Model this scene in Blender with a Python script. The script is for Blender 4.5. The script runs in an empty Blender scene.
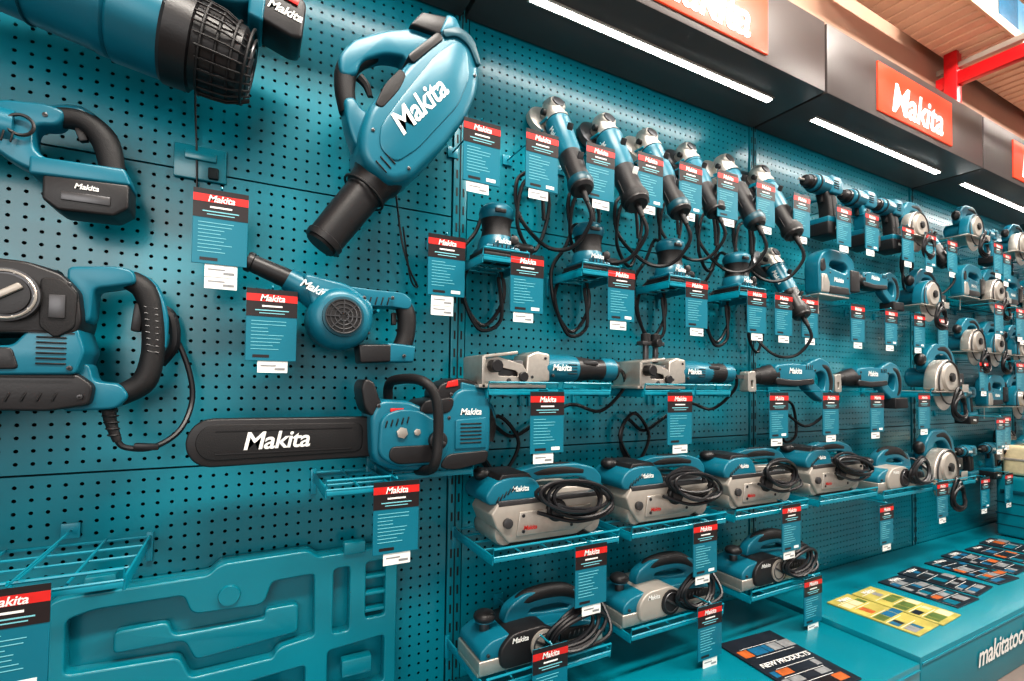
import bpy, bmesh, math, random
from mathutils import Vector, Matrix, Euler
random.seed(7)
scene=bpy.context.scene
COL=bpy.context.collection
# ------------------------------------------------------------------ materials
def lin(c):
    c=c/255.0
    return c/12.92 if c<=.04045 else ((c+.055)/1.055)**2.4
def rgb(r,g,b): return (lin(r),lin(g),lin(b),1)
def mat(name,col,rough=.45,metal=0.0,emit=None,es=0.0,nscale=60,namt=.12,bump=.0,spec=.5,coat=0):
    m=bpy.data.materials.new(name);m.use_nodes=True
    nt=m.node_tree;b=nt.nodes['Principled BSDF']
    b.inputs['Roughness'].default_value=rough
    b.inputs['Metallic'].default_value=metal
    b.inputs['Specular IOR Level'].default_value=spec
    if coat: b.inputs['Coat Weight'].default_value=coat; b.inputs['Coat Roughness'].default_value=.15
    tc=nt.nodes.new('ShaderNodeTexCoord')
    no=nt.nodes.new('ShaderNodeTexNoise');no.inputs['Scale'].default_value=nscale;no.inputs['Detail'].default_value=4
    nt.links.new(tc.outputs['Object'],no.inputs['Vector'])
    mx=nt.nodes.new('ShaderNodeMix');mx.data_type='RGBA'
    c2=tuple(min(1,x*(1+namt*2)) for x in col[:3])+(1,)
    c1=tuple(x*(1-namt*1.5) for x in col[:3])+(1,)
    mx.inputs[6].default_value=c1;mx.inputs[7].default_value=c2
    nt.links.new(no.outputs['Fac'],mx.inputs[0]);nt.links.new(mx.outputs[2],b.inputs['Base Color'])
    if bump:
        bp=nt.nodes.new('ShaderNodeBump');bp.inputs['Strength'].default_value=bump;bp.inputs['Distance'].default_value=.002
        n2=nt.nodes.new('ShaderNodeTexNoise');n2.inputs['Scale'].default_value=nscale*6
        nt.links.new(tc.outputs['Object'],n2.inputs['Vector'])
        nt.links.new(n2.outputs['Fac'],bp.inputs['Height']);nt.links.new(bp.outputs[0],b.inputs['Normal'])
    if emit:
        b.inputs['Emission Color'].default_value=emit;b.inputs['Emission Strength'].default_value=es
    return m
WALL=mat('teal_painted_steel',rgb(0,120,136),.28,0,nscale=3,namt=.07,spec=.6,coat=.25)
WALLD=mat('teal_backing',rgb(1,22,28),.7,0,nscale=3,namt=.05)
WIRE=mat('teal_wire',rgb(0,128,148),.3,0,spec=.6)
TEAL=mat('teal_plastic',rgb(12,102,122),.34,0,nscale=20,namt=.05,spec=.5,bump=.05)
TEALD=mat('teal_plastic_deep',rgb(4,68,82),.4,0,nscale=20,namt=.05)
BLACK=mat('black_plastic',rgb(29,28,30),.42,0,nscale=40,namt=.1,bump=.12)
RUB=mat('black_rubber',rgb(20,19,21),.58,0,nscale=80,namt=.1,bump=.3)
CORD=mat('cord_rubber',rgb(22,22,26),.40,0)
SILV=mat('cast_aluminium',rgb(190,184,176),.36,.75,nscale=90,namt=.08,bump=.15)
GREY=mat('grey_cast_housing',rgb(164,158,150),.38,.25,nscale=40,namt=.06)
DGREY=mat('dark_metal',rgb(84,84,86),.35,.7)
RED=mat('red_print',rgb(200,38,34),.4)
WHITE=mat('white_print',rgb(232,232,228),.5,nscale=5,namt=.02)
LINE=mat('pale_print',rgb(120,190,200),.5,nscale=5,namt=.02)
CARDK=mat('card_black',rgb(34,26,28),.35)
CARDT=mat('card_teal',rgb(0,108,128),.35,nscale=10,namt=.04)
CANO=mat('charcoal_laminate',rgb(74,67,66),.38,0,nscale=8,namt=.06)
CANOD=mat('charcoal_shadow_gap',rgb(22,20,20),.5)
LED=mat('led_diffuser',rgb(255,255,255),.4,emit=(1,.97,.93,1),es=24)
SIGN=mat('sign_orange_red',rgb(222,74,46),.35,emit=rgb(236,84,50),es=.36,nscale=2,namt=.15)
SIGNW=mat('sign_white',rgb(255,255,255),.4,emit=(1,1,1,1),es=.8)
TAN=mat('tan_steel',rgb(226,196,172),.5,nscale=3,namt=.06)
BROWN=mat('brown_painted_wall',rgb(184,148,128),.6,nscale=2,namt=.1)
REDST=mat('red_steel',rgb(196,26,34),.35)
CARTON=mat('carton_blue',rgb(60,110,140),.5,nscale=6,namt=.3)
CREAM=mat('cream_plastic',rgb(206,192,158),.45)
YEL=mat('yellow_paper',rgb(172,160,84),.4,nscale=14,namt=.4)
DPAP=mat('dark_paper',rgb(34,38,46),.3,nscale=25,namt=.3)
PBLUE=mat('print_blue',rgb(30,96,130),.35,nscale=60,namt=.3)
PGRN=mat('print_green',rgb(84,104,52),.4,nscale=30,namt=.4)
PGRY=mat('print_grey',rgb(130,132,134),.4,nscale=50,namt=.35)
PORG=mat('print_orange',rgb(170,90,44),.4,nscale=50,namt=.35)
# ------------------------------------------------------------------ mesh builder
def chaikin(p,it):
    for _ in range(it):
        q=[];n=len(p)
        for i in range(n):
            a=Vector(p[i]);b=Vector(p[(i+1)%n])
            q.append(tuple(a*.75+b*.25));q.append(tuple(a*.25+b*.75))
        p=q
    return p
def fillet(p,r,n=4):
    out=[];N=len(p)
    for i in range(N):
        a=Vector(p[i-1]);b=Vector(p[i]);c=Vector(p[(i+1)%N])
        d1=(a-b);d2=(c-b);k=min(r,d1.length*.46,d2.length*.46)
        s=b+d1.normalized()*k;e=b+d2.normalized()*k
        for j in range(n+1):
            t=j/n;q=s*(1-t)**2+b*2*t*(1-t)+e*t*t;out.append(tuple(q))
    return out
def smooth(p,sm):
    if sm==0: return p
    if sm==2: return chaikin(p,2)
    return fillet(p,.020 if sm==1 else sm)
def catmull(P,k=6,closed=False):
    P=[Vector(p) for p in P];n=len(P);out=[]
    rng=range(n) if closed else range(n-1)
    for i in rng:
        if closed: a,b,c,d=P[i-1],P[i],P[(i+1)%n],P[(i+2)%n]
        else: a,b,c,d=P[max(i-1,0)],P[i],P[i+1],P[min(i+2,n-1)]
        for j in range(k):
            t=j/k
            out.append(.5*((2*b)+(c-a)*t+(2*a-5*b+4*c-d)*t*t+(3*b-a-3*c+d)*t**3))
    if not closed: out.append(P[-1])
    return out
def curve_to_geo(c):
    o=bpy.data.objects.new('t',c);COL.objects.link(o)
    dg=bpy.context.evaluated_depsgraph_get()
    me=bpy.data.meshes.new_from_object(o.evaluated_get(dg))
    r=([tuple(v.co) for v in me.vertices],[tuple(p.vertices) for p in me.polygons])
    bpy.data.objects.remove(o);bpy.data.curves.remove(c);bpy.data.meshes.remove(me)
    return r
_txt={}
def textgeo(body):
    if body in _txt: return _txt[body]
    c=bpy.data.curves.new('t','FONT');c.body=body;c.size=1;c.offset=.018;c.shear=.22;c.space_character=.95;c.align_x='CENTER';c.align_y='CENTER';c.resolution_u=3
    _txt[body]=curve_to_geo(c);return _txt[body]
class MB:
    def __init__(s): s.v=[];s.f=[];s.mi=[];s.ms=[];s.M=Matrix()
    def add(s,vs,fs,m):
        if m not in s.ms: s.ms.append(m)
        k=s.ms.index(m);o=len(s.v)
        s.v+= [tuple(s.M@Vector(v)) for v in vs]
        for f in fs: s.f.append(tuple(i+o for i in f));s.mi.append(k)
    def addbm(s,bm,m):
        bm.verts.index_update()
        s.add([v.co.copy() for v in bm.verts],[[v.index for v in f.verts] for f in bm.faces],m);bm.free()
    def box(s,c,sz,m,rot=(0,0,0),bev=.003,seg=2):
        bm=bmesh.new();bmesh.ops.create_cube(bm,size=1)
        for v in bm.verts: v.co=Vector((v.co.x*sz[0],v.co.y*sz[1],v.co.z*sz[2]))
        if bev>0: bmesh.ops.bevel(bm,geom=bm.edges[:],offset=min(bev,min(sz)*.45),segments=seg,profile=.5,affect='EDGES',clamp_overlap=True)
        bm.transform(Matrix.Translation(c)@Euler([math.radians(a) for a in rot]).to_matrix().to_4x4())
        s.addbm(bm,m)
    def lathe(s,a,b,prof,m,n=24):
        a=Vector(a);b=Vector(b);d=b-a;L=d.normalized()
        u=L.orthogonal().normalized();w=L.cross(u)
        vs=[];fs=[]
        for t,r in prof:
            c=a+d*t
            for i in range(n):
                q=2*math.pi*i/n;vs.append(c+(u*math.cos(q)+w*math.sin(q))*max(r,1e-5))
        k=len(prof)
        for j in range(k-1):
            for i in range(n):
                i2=(i+1)%n;fs.append((j*n+i,j*n+i2,(j+1)*n+i2,(j+1)*n+i))
        fs.append(tuple(range(n))[::-1]);fs.append(tuple((k-1)*n+i for i in range(n)))
        s.add(vs,fs,m)
    def cyl(s,a,b,r,m,r2=None,n=24,ch=.12):
        r2=r if r2 is None else r2
        s.lathe(a,b,[(0,r*(1-ch)),(ch*.5,r),(1-ch*.5,r2),(1,r2*(1-ch))],m,n)
    def tube(s,P,r,m,n=8,k=6,closed=False):
        rl=r if isinstance(r,(list,tuple)) else None
        Q=catmull(P,k,closed);N=len(Q)
        vs=[];fs=[];u=None
        for i,p in enumerate(Q):
            if closed: t=(Q[(i+1)%N]-Q[i-1])
            else: t=Q[min(i+1,N-1)]-Q[max(i-1,0)]
            t.normalize()
            if u is None: u=t.orthogonal().normalized()
            u=(u-t*u.dot(t)).normalized();w=t.cross(u)
            if rl:
                x=i/k;j=min(int(x),len(rl)-2);rr=rl[j]+(rl[min(j+1,len(rl)-1)]-rl[j])*min(1,(x-j))
            else: rr=r
            for q in range(n):
                an=2*math.pi*q/n;vs.append(p+(u*math.cos(an)+w*math.sin(an))*rr)
        for j in range(N if closed else N-1):
            j2=(j+1)%N
            for i in range(n):
                i2=(i+1)%n;fs.append((j*n+i,j*n+i2,j2*n+i2,j2*n+i))
        if not closed: fs.append(tuple(range(n))[::-1]);fs.append(tuple((N-1)*n+i for i in range(n)))
        s.add(vs,fs,m)
    def prism(s,pts,y0,y1,m,bev=.006,sm=1,seg=3):
        pts=smooth(pts,sm)
        bm=bmesh.new();lo=[bm.verts.new((x,y0,z)) for x,z in pts];hi=[bm.verts.new((x,y1,z)) for x,z in pts]
        f0=bm.faces.new(lo);f1=bm.faces.new(hi[::-1]);n=len(pts)
        for i in range(n):
            j=(i+1)%n;bm.faces.new((lo[i],hi[i],hi[j],lo[j]))
        bmesh.ops.recalc_face_normals(bm,faces=bm.faces[:])
        if bev>0:
            e=bm.edges[:] if sm==0 else list(set(f0.edges[:]+f1.edges[:]))
            bmesh.ops.bevel(bm,geom=e,offset=bev,segments=seg,profile=.5,affect='EDGES',clamp_overlap=True)
        s.addbm(bm,m)
    def holed(s,outer,holes,y0,y1,m,bev=.004,sm=1):
        c=bpy.data.curves.new('h','CURVE');c.dimensions='2D';c.fill_mode='BOTH'
        h=abs(y1-y0)/2;c.extrude=max(h-bev,.0005);c.bevel_depth=bev;c.bevel_resolution=2
        for P in [outer]+holes:
            P=smooth(P,sm)
            sp=c.splines.new('POLY');sp.points.add(len(P)-1);sp.use_cyclic_u=True
            for i,(x,z) in enumerate(P): sp.points[i].co=(x,z,0,1)
        vs,fs=curve_to_geo(c);ym=(y0+y1)/2
        s.add([(x,ym+z,y) for x,y,z in vs],fs,m)
    def ell(s,c,r,m,n=20):
        bm=bmesh.new();bmesh.ops.create_uvsphere(bm,u_segments=n,v_segments=n//2,radius=1)
        for v in bm.verts: v.co=Vector((c[0]+v.co.x*r[0],c[1]+v.co.y*r[1],c[2]+v.co.z*r[2]))
        s.addbm(bm,m)
    def ring(s,c,ax,R,r,m,n=24,k=6):
        ax=Vector(ax).normalized();u=ax.orthogonal().normalized();w=ax.cross(u);c=Vector(c)
        s.tube([c+(u*math.cos(2*math.pi*i/n)+w*math.sin(2*math.pi*i/n))*R for i in range(n)],r,m,n=k,k=1,closed=True)
    def text(s,body,c,size,m,ang=0,right=None,up=None):
        vs,fs=textgeo(body);a=math.radians(ang)
        R=Vector(right).normalized() if right else Vector((math.cos(a),0,math.sin(a)))
        U=Vector(up).normalized() if up else Vector((-math.sin(a),0,math.cos(a)))
        c=Vector(c);s.add([c+R*(x*size)+U*(y*size) for x,y,z in vs],fs,m)
    def screws(s,pts,y,r=.0042):
        for x,z in pts: s.cyl((x,y+.004,z),(x,y-.0015,z),r,DGREY,n=10);s.cyl((x,y,z),(x,y-.0022,z),r*.5,RUB,n=6)
    def vents(s,x,z,y,n,dx,dz,L,ang=0,t=.003,m=None):
        for i in range(n): s.box((x+dx*i,y,z+dz*i),(L,.003,t),m or RUB,(0,-ang,0),bev=.001,seg=1)
    def mesh(s,name,ang=38):
        me=bpy.data.meshes.new(name);me.from_pydata(s.v,[],s.f)
        for m in s.ms: me.materials.append(m)
        me.polygons.foreach_set('material_index',s.mi)
        bm=bmesh.new();bm.from_mesh(me);bmesh.ops.recalc_face_normals(bm,faces=bm.faces[:]);bm.to_mesh(me);bm.free()
        me.polygons.foreach_set('use_smooth',[True]*len(me.polygons))
        me.set_sharp_from_angle(angle=math.radians(ang));me.update();return me
def put(me,name,loc=(0,0,0),rz=0,sc=1,ry=0,parent=None,sx=1):
    o=bpy.data.objects.new(name,me);COL.objects.link(o);o.location=loc;o.rotation_euler=(0,math.radians(ry),math.radians(rz));o.scale=(sc*sx,sc,sc)
    if parent: o.parent=parent
    return o
def empty(name):
    o=bpy.data.objects.new(name,None);COL.objects.link(o);return o
# ------------------------------------------------------------------ room shell
def slab(name,x0,x1,y0,y1,z0,z1,m,bev=0,parent=None):
    b=MB();b.box(((x0+x1)/2,(y0+y1)/2,(z0+z1)/2),(x1-x0,y1-y0,z1-z0),m,bev=bev);return put(b.mesh(name),name,parent=parent)
FLOOR=mat('grey_vinyl_tile',rgb(120,108,102),.35,nscale=6,namt=.15)
CEIL=mat('ceiling_tan',rgb(206,176,152),.7,nscale=2,namt=.05)
slab('floor',-4,12,-5,.3,-.05,0,FLOOR)
slab('wall_back',-4,12,.06,.16,0,3.4,BROWN)
slab('ceiling',-4,12,-5,.3,3.4,3.45,CEIL)
PW=1.252;X0=.517
posts=[X0+PW*i for i in range(-2,7)]
def perf(w,h,pitch,r):
    nx=int((w-.012)/pitch);nz=int((h-.012)/pitch);vs=[];fs=[]
    ox=(w-nx*pitch)/2;oz=(h-nz*pitch)/2
    def V(x,y,z):
        vs.append((x,y,z));return len(vs)-1
    grid={}
    def G(i,j):
        if (i,j) not in grid: grid[(i,j)]=V(ox+i*pitch/2,0,oz+j*pitch/2)
        return grid[(i,j)]
    for a in range(nx):
        for c in range(nz):
            I=2*a;J=2*c
            out=[G(I,J),G(I+1,J),G(I+2,J),G(I+2,J+1),G(I+2,J+2),G(I+1,J+2),G(I,J+2),G(I,J+1)]
            cx=ox+(a+.5)*pitch;cz=oz+(c+.5)*pitch;inn=[];dp=[]
            for k in range(8):
                q=math.radians(-135+45*k);inn.append(V(cx+r*math.cos(q),0,cz+r*math.sin(q)));dp.append(V(cx+r*math.cos(q),.002,cz+r*math.sin(q)))
            for k in range(8):
                l=(k+1)%8;fs.append((out[k],out[l],inn[l],inn[k]));fs.append((inn[k],inn[l],dp[l],dp[k]))
    x1=ox+nx*pitch;z1=oz+nz*pitch
    for (a0,a1,c0,c1) in [(0,w,0,oz),(0,w,z1,h),(0,ox,oz,z1),(x1,w,oz,z1)]:
        fs.append((V(a0,0,c0),V(a1,0,c0),V(a1,0,c1),V(a0,0,c1)))
    for (p,q) in [((0,0),(w,0)),((w,0),(w,h)),((w,h),(0,h)),((0,h),(0,0))]:
        fs.append((V(p[0],0,p[1]),V(q[0],0,q[1]),V(q[0],.014,q[1]),V(p[0],.014,p[1])))
    me=bpy.data.meshes.new('perforated_panel');me.from_pydata(vs,[],fs);me.materials.append(WALL);return me
display=empty('pegboard_display')
PH=.652
pm=perf(PW-.048,PH-.004,.0253,.0038)
for i,x in enumerate(posts[:-1]):
    for k,z in enumerate((.155,.807,1.459)):
        put(pm,'perforated_panel',(x+.024,0,z+.002),parent=display)
b=MB();b.box((0,.005,1.1),(.040,.012,2.2),WALL,bev=.002)
b.box((-.0005,-.0015,1.1),(.003,.003,2.2),WALLD,bev=0)
for k in range(44):
    for dx in (-.010,.010): b.box((dx,-.0012,.03+k*.05),(.005,.001,.024),CANOD,bev=0)
pom=b.mesh('slotted_upright')
for x in posts: put(pom,'slotted_upright',(x,-.004,0),parent=display)
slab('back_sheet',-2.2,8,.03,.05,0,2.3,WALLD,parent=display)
slab('head_rail',-2.2,8,-.004,.03,2.112,2.3,CANOD,parent=display)
# ------------------------------------------------------------------ canopy
b=MB();w=PW-.012
b.box((w/2,-.147,2.155),(w,.286,.25),CANO,bev=.003)
b.box((w/2,-.165,2.029),(w-.24,.036,.006),GREY,bev=.001)
b.box((w/2,-.165,2.0255),(w-.25,.020,.003),LED,bev=0)
b.box((w/2,-.292,2.150),(.60,.008,.19),SIGN,bev=.001)
b.text('Makita',(w/2,-.2975,2.128),.165,SIGNW)
cm=b.mesh('canopy_header')
for x in posts[1:-1]: put(cm,'canopy_header_box',(x+.006,0,0))
b=MB()
b.box((4.6,-.12,2.86),(4.6,.26,.012),TAN,bev=0)
for i in range(60): b.box((2.35+i*.077,-.12,2.85),(.02,.25,.012),TAN,bev=.003,seg=1)
b.box((4.6,-.255,2.868),(4.6,.014,.05),TAN,bev=.003)
for x in (3.42,4.95,6.4):
    b.box((x,-.46,2.70),(.045,1.0,.07),REDST,bev=.004);b.box((x,-.46,2.775),(.03,1.0,.03),GREY,bev=.003)
    b.box((x,-.03,2.84),(.06,.06,1.04),REDST,bev=.004)
b.box((4.6,-.86,2.72),(4.6,.05,.10),REDST,bev=.004)
put(b.mesh('overhead_storage_rack'),'overhead_storage_rack')
b=MB();x=3.0
while x<6.6:
    ww=random.uniform(.16,.3);b.box((x+ww/2,-.14,2.875+.12),(ww-.01,.2,random.uniform(.18,.26)),random.choice([CARTON,PBLUE,CREAM,CARDK,WHITE]),bev=.003);x+=ww
put(b.mesh('boxed_stock'),'boxed_stock')
# ------------------------------------------------------------------ plinth
def plinth(x0,x1,z):
    b=MB();b.box(((x0+x1)/2,-.278,z/2),(x1-x0,.544,z),WALL,bev=.004)
    b.box(((x0+x1)/2,-.5515,z-.02),(x1-x0-.01,.003,.006),WIRE,bev=0)
    return b
put(plinth(posts[0],posts[1],.190).mesh('display_plinth'),'display_plinth')
put(plinth(posts[1]+.004,posts[2],.190).mesh('display_plinth'),'display_plinth')
put(plinth(posts[2]+.004,1.771,.190).mesh('display_plinth'),'display_plinth')
b=plinth(1.776,posts[8],.206)
for x in (2.35,3.75,5.0): b.text('makitatools',(x,-.5545,.115),.095,WHITE)
put(b.mesh('display_plinth'),'display_plinth')
# ------------------------------------------------------------------ price label on hook
def label(p,var=0,tag=1,w=.098,h=.152):
    b=MB();rd=random.Random(var)
    b.tube([(0,-.001,.004),(0,-p*.5,.004),(0,-p+.004,.004),(0,-p,.008)],.0022,WIRE,n=6,k=2)
    b.box((0,-.004,.004),(.03,.006,.03),WIRE,bev=.001)
    y=-p-.002
    b.box((0,y,-h/2),(w,.003,h),CARDT,bev=.0006,seg=1)
    y2=y-.0019
    b.box((0,y2,-.029),(w,.0006,.058),CARDK,bev=0)
    b.box((0,y2-.0005,-.0185),(w,.0006,.0155),RED,bev=0)
    b.text('Makita',(0,y2-.0011,-.0195),.019,WHITE)
    b.box((0,y2-.0005,-.036),(w*.4,.0006,.0035),WHITE,bev=0)
    b.box((0,y2-.0005,-.045),(w*.66,.0006,.0022),LINE,bev=0)
    b.box((0,y2-.0005,-.051),(w*.5,.0006,.0018),LINE,bev=0)
    z=-.068
    while z>-h+.022:
        L=w*rd.uniform(.30,.70);b.box((-w*.40+L/2,y2+.0002,z),(L,.0006,.0012),LINE,bev=0);z-=.0074
    b.box((-w*.2,y2+.0002,-h+.010),(w*.32,.0006,.006),CARDK,bev=0)
    if var==1: b.box((w*.25,y2+.0002,-h+.011),(w*.25,.0006,.008),WHITE,bev=0)
    dx=rd.uniform(-.01,.012)
    for t in range(tag):
        b.box((dx,y+.001+t*.001,-h-.012-t*.024),(.058,.0012,.026),WHITE,bev=0);b.box((dx-.008,y+.0002+t*.001,-h-.010-t*.024),(.03,.0004,.003),PGRY,bev=0);b.box((dx+.014,y+.0002+t*.001,-h-.017-t*.024),(.02,.0004,.005),PGRY,bev=0)
    return b.mesh('price_label_card')
_lab={}
def lab(x,z,p,var=None,tag=1,sc=1):
    if var is None: var=random.randrange(3)
    k=(p,var,tag)
    if k not in _lab: _lab[k]=label(p,var,tag)
    return put(_lab[k],'price_label_card',(x,0,z))
for x,z,t in [(-.053,1.384,2),(.046,1.191,1),(.437,1.366,2)]: lab(x,z,.12,tag=t)
lab(.29,.787,.235)
lab(-.30,.69,.3,var=1)
for x,z in [(.493,1.634),(.664,1.650),(.853,1.660),(1.037,1.677),(1.202,1.685),(1.371,1.695),(1.563,1.70),(1.766,1.696),(2.034,1.70),(2.233,1.71),(2.52,1.70),(2.72,1.70),(2.93,1.70)]: lab(x,z,.2)
for x in [.635,.947,1.252,1.543,1.69,1.845,2.165,2.42,2.66,2.88]: lab(x,1.332,.18)
for x in [.663,1.117,1.573,1.87,2.18,2.55]: lab(x,.978,.24)
for x,z in [(.783,.593),(1.195,.600),(1.60,.61),(2.19,.55),(2.64,.60)]: lab(x,z,.265)
for x,z in [(.654,.377),(1.197,.367),(1.692,.361)]: lab(x,z,.28)
# ------------------------------------------------------------------ wire shelves
def wshelf(w,d):
    b=MB();r=.003
    for x in (0,w): b.box((x,-d/2,-.008),(.004,d,.020),WIRE,bev=.001);b.box((x,-.004,-.02),(.012,.008,.06),WIRE,bev=.001)
    for i in range(5): b.cyl((0,-d*i/4-.002,.0),(w,-d*i/4-.002,.0),r,WIRE,n=6)
    n=max(2,int(w/.07))
    for i in range(n+1): b.cyl((w*i/n,0,.003),(w*i/n,-d,.003),r*.8,WIRE,n=6)
    b.tube([(0,-d,0),(0,-d-.004,.02),(w,-d-.004,.02),(w,-d,0)],r,WIRE,n=6,k=1)
    b.box((w/2,-d-.002,-.006),(w,.004,.010),WIRE,bev=.001)
    return b.mesh('wire_shelf')
_sh={}
def shelf(x,z,w,d):
    k=(w,d)
    if k not in _sh: _sh[k]=wshelf(w,d)
    put(_sh[k],'wire_shelf',(x,0,z))
# ------------------------------------------------------------------ tools, left bay (unique)
Y=-.16
b=MB();A0=Vector((-.60,Y,1.742));A1=Vector((-.125,Y,1.653))
b.lathe(A0,A1,[(0,.05),(.1,.066),(.4,.076),(.74,.080),(.75,.083),(.78,.083),(.79,.079),(.80,.086),(.95,.085),(1,.080)],TEAL,40)
b.ring(A0.lerp(A1,.55),A1-A0,.079,.0022,TEALD,32)
b.lathe((-.150,Y,1.658),(-.01,Y,1.632),[(0,.083),(.06,.090),(.34,.088),(.36,.080),(.9,.072),(1,.052)],BLACK,40)
for i in range(4): b.ring(Vector((-.085,Y,1.646)).lerp(Vector((-.012,Y,1.633)),i/3),(.44,0,-.083),.084-.004*i,.0028,RUB)
for i in range(26):
    q=i/26*2*math.pi;c=Vector((0,math.cos(q),math.sin(q)))
    b.tube([Vector((-.10,Y,1.649))+c*.085,Vector((-.05,Y,1.641))+c*.082,Vector((-.008,Y,1.632))+c*.062],.0022,BLACK,n=5,k=2)
for r in (.02,.038,.055): b.ring((-.006,Y,1.632),(.44,0,-.083),r,.0025,DGREY)
b.prism([(-.46,1.80),(-.24,1.835),(-.10,1.842),(-.01,1.808),(0,1.745),(-.05,1.728),(-.2,1.735),(-.42,1.76)],Y-.045,Y+.045,TEAL,.010,1)
b.prism([(-.20,1.752),(-.10,1.748),(-.02,1.752),(-.02,1.785),(-.10,1.795),(-.2,1.79)],Y-.049,Y,BLACK,.004,1)
b.prism([(-.005,1.72),(.065,1.697),(.085,1.70),(.092,1.775),(.08,1.792),(.005,1.812)],Y-.045,Y+.045,BLACK,.008,0)
b.prism([(-.015,1.715),(.012,1.708),(.022,1.808),(-.01,1.818)],Y-.049,Y+.049,TEAL,.006,0)
b.box((.052,Y-.047,1.775),(.05,.004,.012),RED,(0,15,0),bev=.001)
b.text('Makita',(.052,Y-.0465,1.745),.026,WHITE,-12)
b.text('Makita',(-.33,Y-.0805,1.70),.042,WHITE,-10)
b.screws([(-.22,1.76),(-.04,1.77),(-.12,1.81)],Y-.046)
b.box((-.2,-.05,1.72),(.03,.10,.02),WIRE)
put(b.mesh('cordless_vacuum_blower'),'cordless_vacuum_blower')
# reciprocating saw
Y=-.10;b=MB()
b.lathe((-.62,Y,1.445),(-.37,Y,1.440),[(0,.025),(.1,.034),(.8,.038),(1,.034)],TEAL,28)
b.prism([(-.40,1.482),(-.33,1.492),(-.30,1.485),(-.31,1.455),(-.345,1.45),(-.345,1.40),(-.30,1.385),(-.31,1.355),(-.37,1.375),(-.41,1.405)],Y-.022,Y+.022,TEAL,.006,1)
b.tube([(-.335,Y,1.474),(-.285,Y-.002,1.480),(-.250,Y-.002,1.453),(-.235,Y-.002,1.395),(-.236,Y,1.37)],[.017,.020,.023,.020,.022],RUB,n=16)
b.tube([(-.325,Y-.003,1.486),(-.285,Y-.003,1.492),(-.247,Y-.003,1.470)],[.010,.014,.010],TEAL,n=10)
b.box((-.282,Y-.004,1.452),(.014,.014,.026),BLACK,(0,-20,0))
b.prism([(-.345,1.388),(-.21,1.392),(-.200,1.362),(-.345,1.355)],Y-.038,Y+.038,TEAL,.005,0)
b.prism([(-.327,1.358),(-.203,1.364),(-.203,1.318),(-.225,1.300),(-.305,1.298),(-.327,1.315)],Y-.036,Y+.036,BLACK,.005,0)
b.box((-.265,Y-.037,1.325),(.07,.004,.016),DGREY,bev=.001);b.text('Makita',(-.265,Y-.0375,1.345),.014,WHITE)
b.ring((-.36,Y-.030,1.44),(0,1,0),.018,.003,BLACK);b.screws([(-.385,1.425),(-.33,1.47),(-.33,1.372)],Y-.022)
b.vents(-.405,1.415,Y-.034,4,.012,0,.02,80)
b.text('Makita',(-.44,Y-.0385,1.452),.030,WHITE,-3)
b.cyl((-.36,0,1.42),(-.36,-.09,1.42),.004,WIRE,n=8);b.cyl((-.26,0,1.38),(-.26,-.09,1.38),.004,WIRE,n=8)
put(b.mesh('cordless_reciprocating_saw'),'cordless_reciprocating_saw')
# rotary hammer : gearbox barrel, motor, dial, D-handle, cord
Y=-.12;b=MB()
b.lathe((-.66,Y,1.140),(-.30,Y,1.140),[(0,.040),(.05,.046),(.3,.046),(.32,.056),(.9,.060),(1,.050)],BLACK,32)
b.prism([(-.46,1.192),(-.40,1.197),(-.33,1.194),(-.285,1.178),(-.262,1.15),(-.256,1.10),(-.262,1.075),(-.46,1.065)],Y-.057,Y+.057,BLACK,.006,.010)
b.prism([(-.60,1.082),(-.44,1.072),(-.40,1.048),(-.345,1.052),(-.318,1.092),(-.262,1.088),(-.250,1.045),(-.262,1.004),(-.60,.995)],Y-.055,Y+.055,TEAL,.005,.008)
b.prism([(-.60,1.0),(-.262,1.006),(-.238,.985),(-.243,.950),(-.30,.940),(-.42,.944),(-.44,.92),(-.60,.915)],Y-.050,Y+.05,BLACK,.005,.010)
b.prism([(-.312,1.168),(-.285,1.170),(-.262,1.145),(-.264,1.085),(-.29,1.065),(-.312,1.085)],Y-.0605,Y+.02,RUB,.003,.008)
b.box((-.43,Y-.0585,1.130),(.05,.006,.09),DGREY,bev=.002)
b.prism([(-.41,1.045),(-.345,1.048),(-.335,1.012),(-.43,1.008)],Y-.0585,Y+.02,BLACK,.003,.008)
b.cyl((-.352,Y-.055,1.134),(-.352,Y-.070,1.134),.044,DGREY,n=40);b.cyl((-.352,Y-.068,1.134),(-.352,Y-.076,1.134),.033,BLACK,n=36)
b.ring((-.352,Y-.072,1.134),(0,1,0),.039,.0022,SILV,40);b.box((-.352,Y-.079,1.134),(.055,.008,.011),GREY,(0,-35,0))
for i in range(10):
    q=i*math.pi/5;b.box((-.352+.0385*math.cos(q),Y-.0715,1.134+.0385*math.sin(q)),(.004,.003,.004),WHITE,bev=0)
b.box((-.288,Y-.062,1.120),(.022,.004,.040),DGREY,bev=.001);b.vents(-.295,1.022,Y-.056,6,0,.009,.040)
b.vents(-.43,.965,Y-.051,8,.02,0,.016,70);b.screws([(-.405,1.18),(-.275,1.160),(-.27,1.015),(-.40,1.06),(-.255,.965)],Y-.057)
for z in (1.0,1.075): b.box((-.43,Y-.0555,z),(.33,.002,.0022),RUB,bev=0)
b.prism([(-.285,1.196),(-.215,1.205),(-.190,1.200),(-.185,1.176),(-.222,1.166),(-.247,1.160),(-.250,1.10),(-.285,1.09)],Y-.030,Y+.030,TEAL,.005,.010)
b.prism([(-.285,1.02),(-.250,1.025),(-.243,.992),(-.205,.988),(-.190,.965),(-.21,.942),(-.285,.938)],Y-.028,Y+.028,TEAL,.005,.010)
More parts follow.
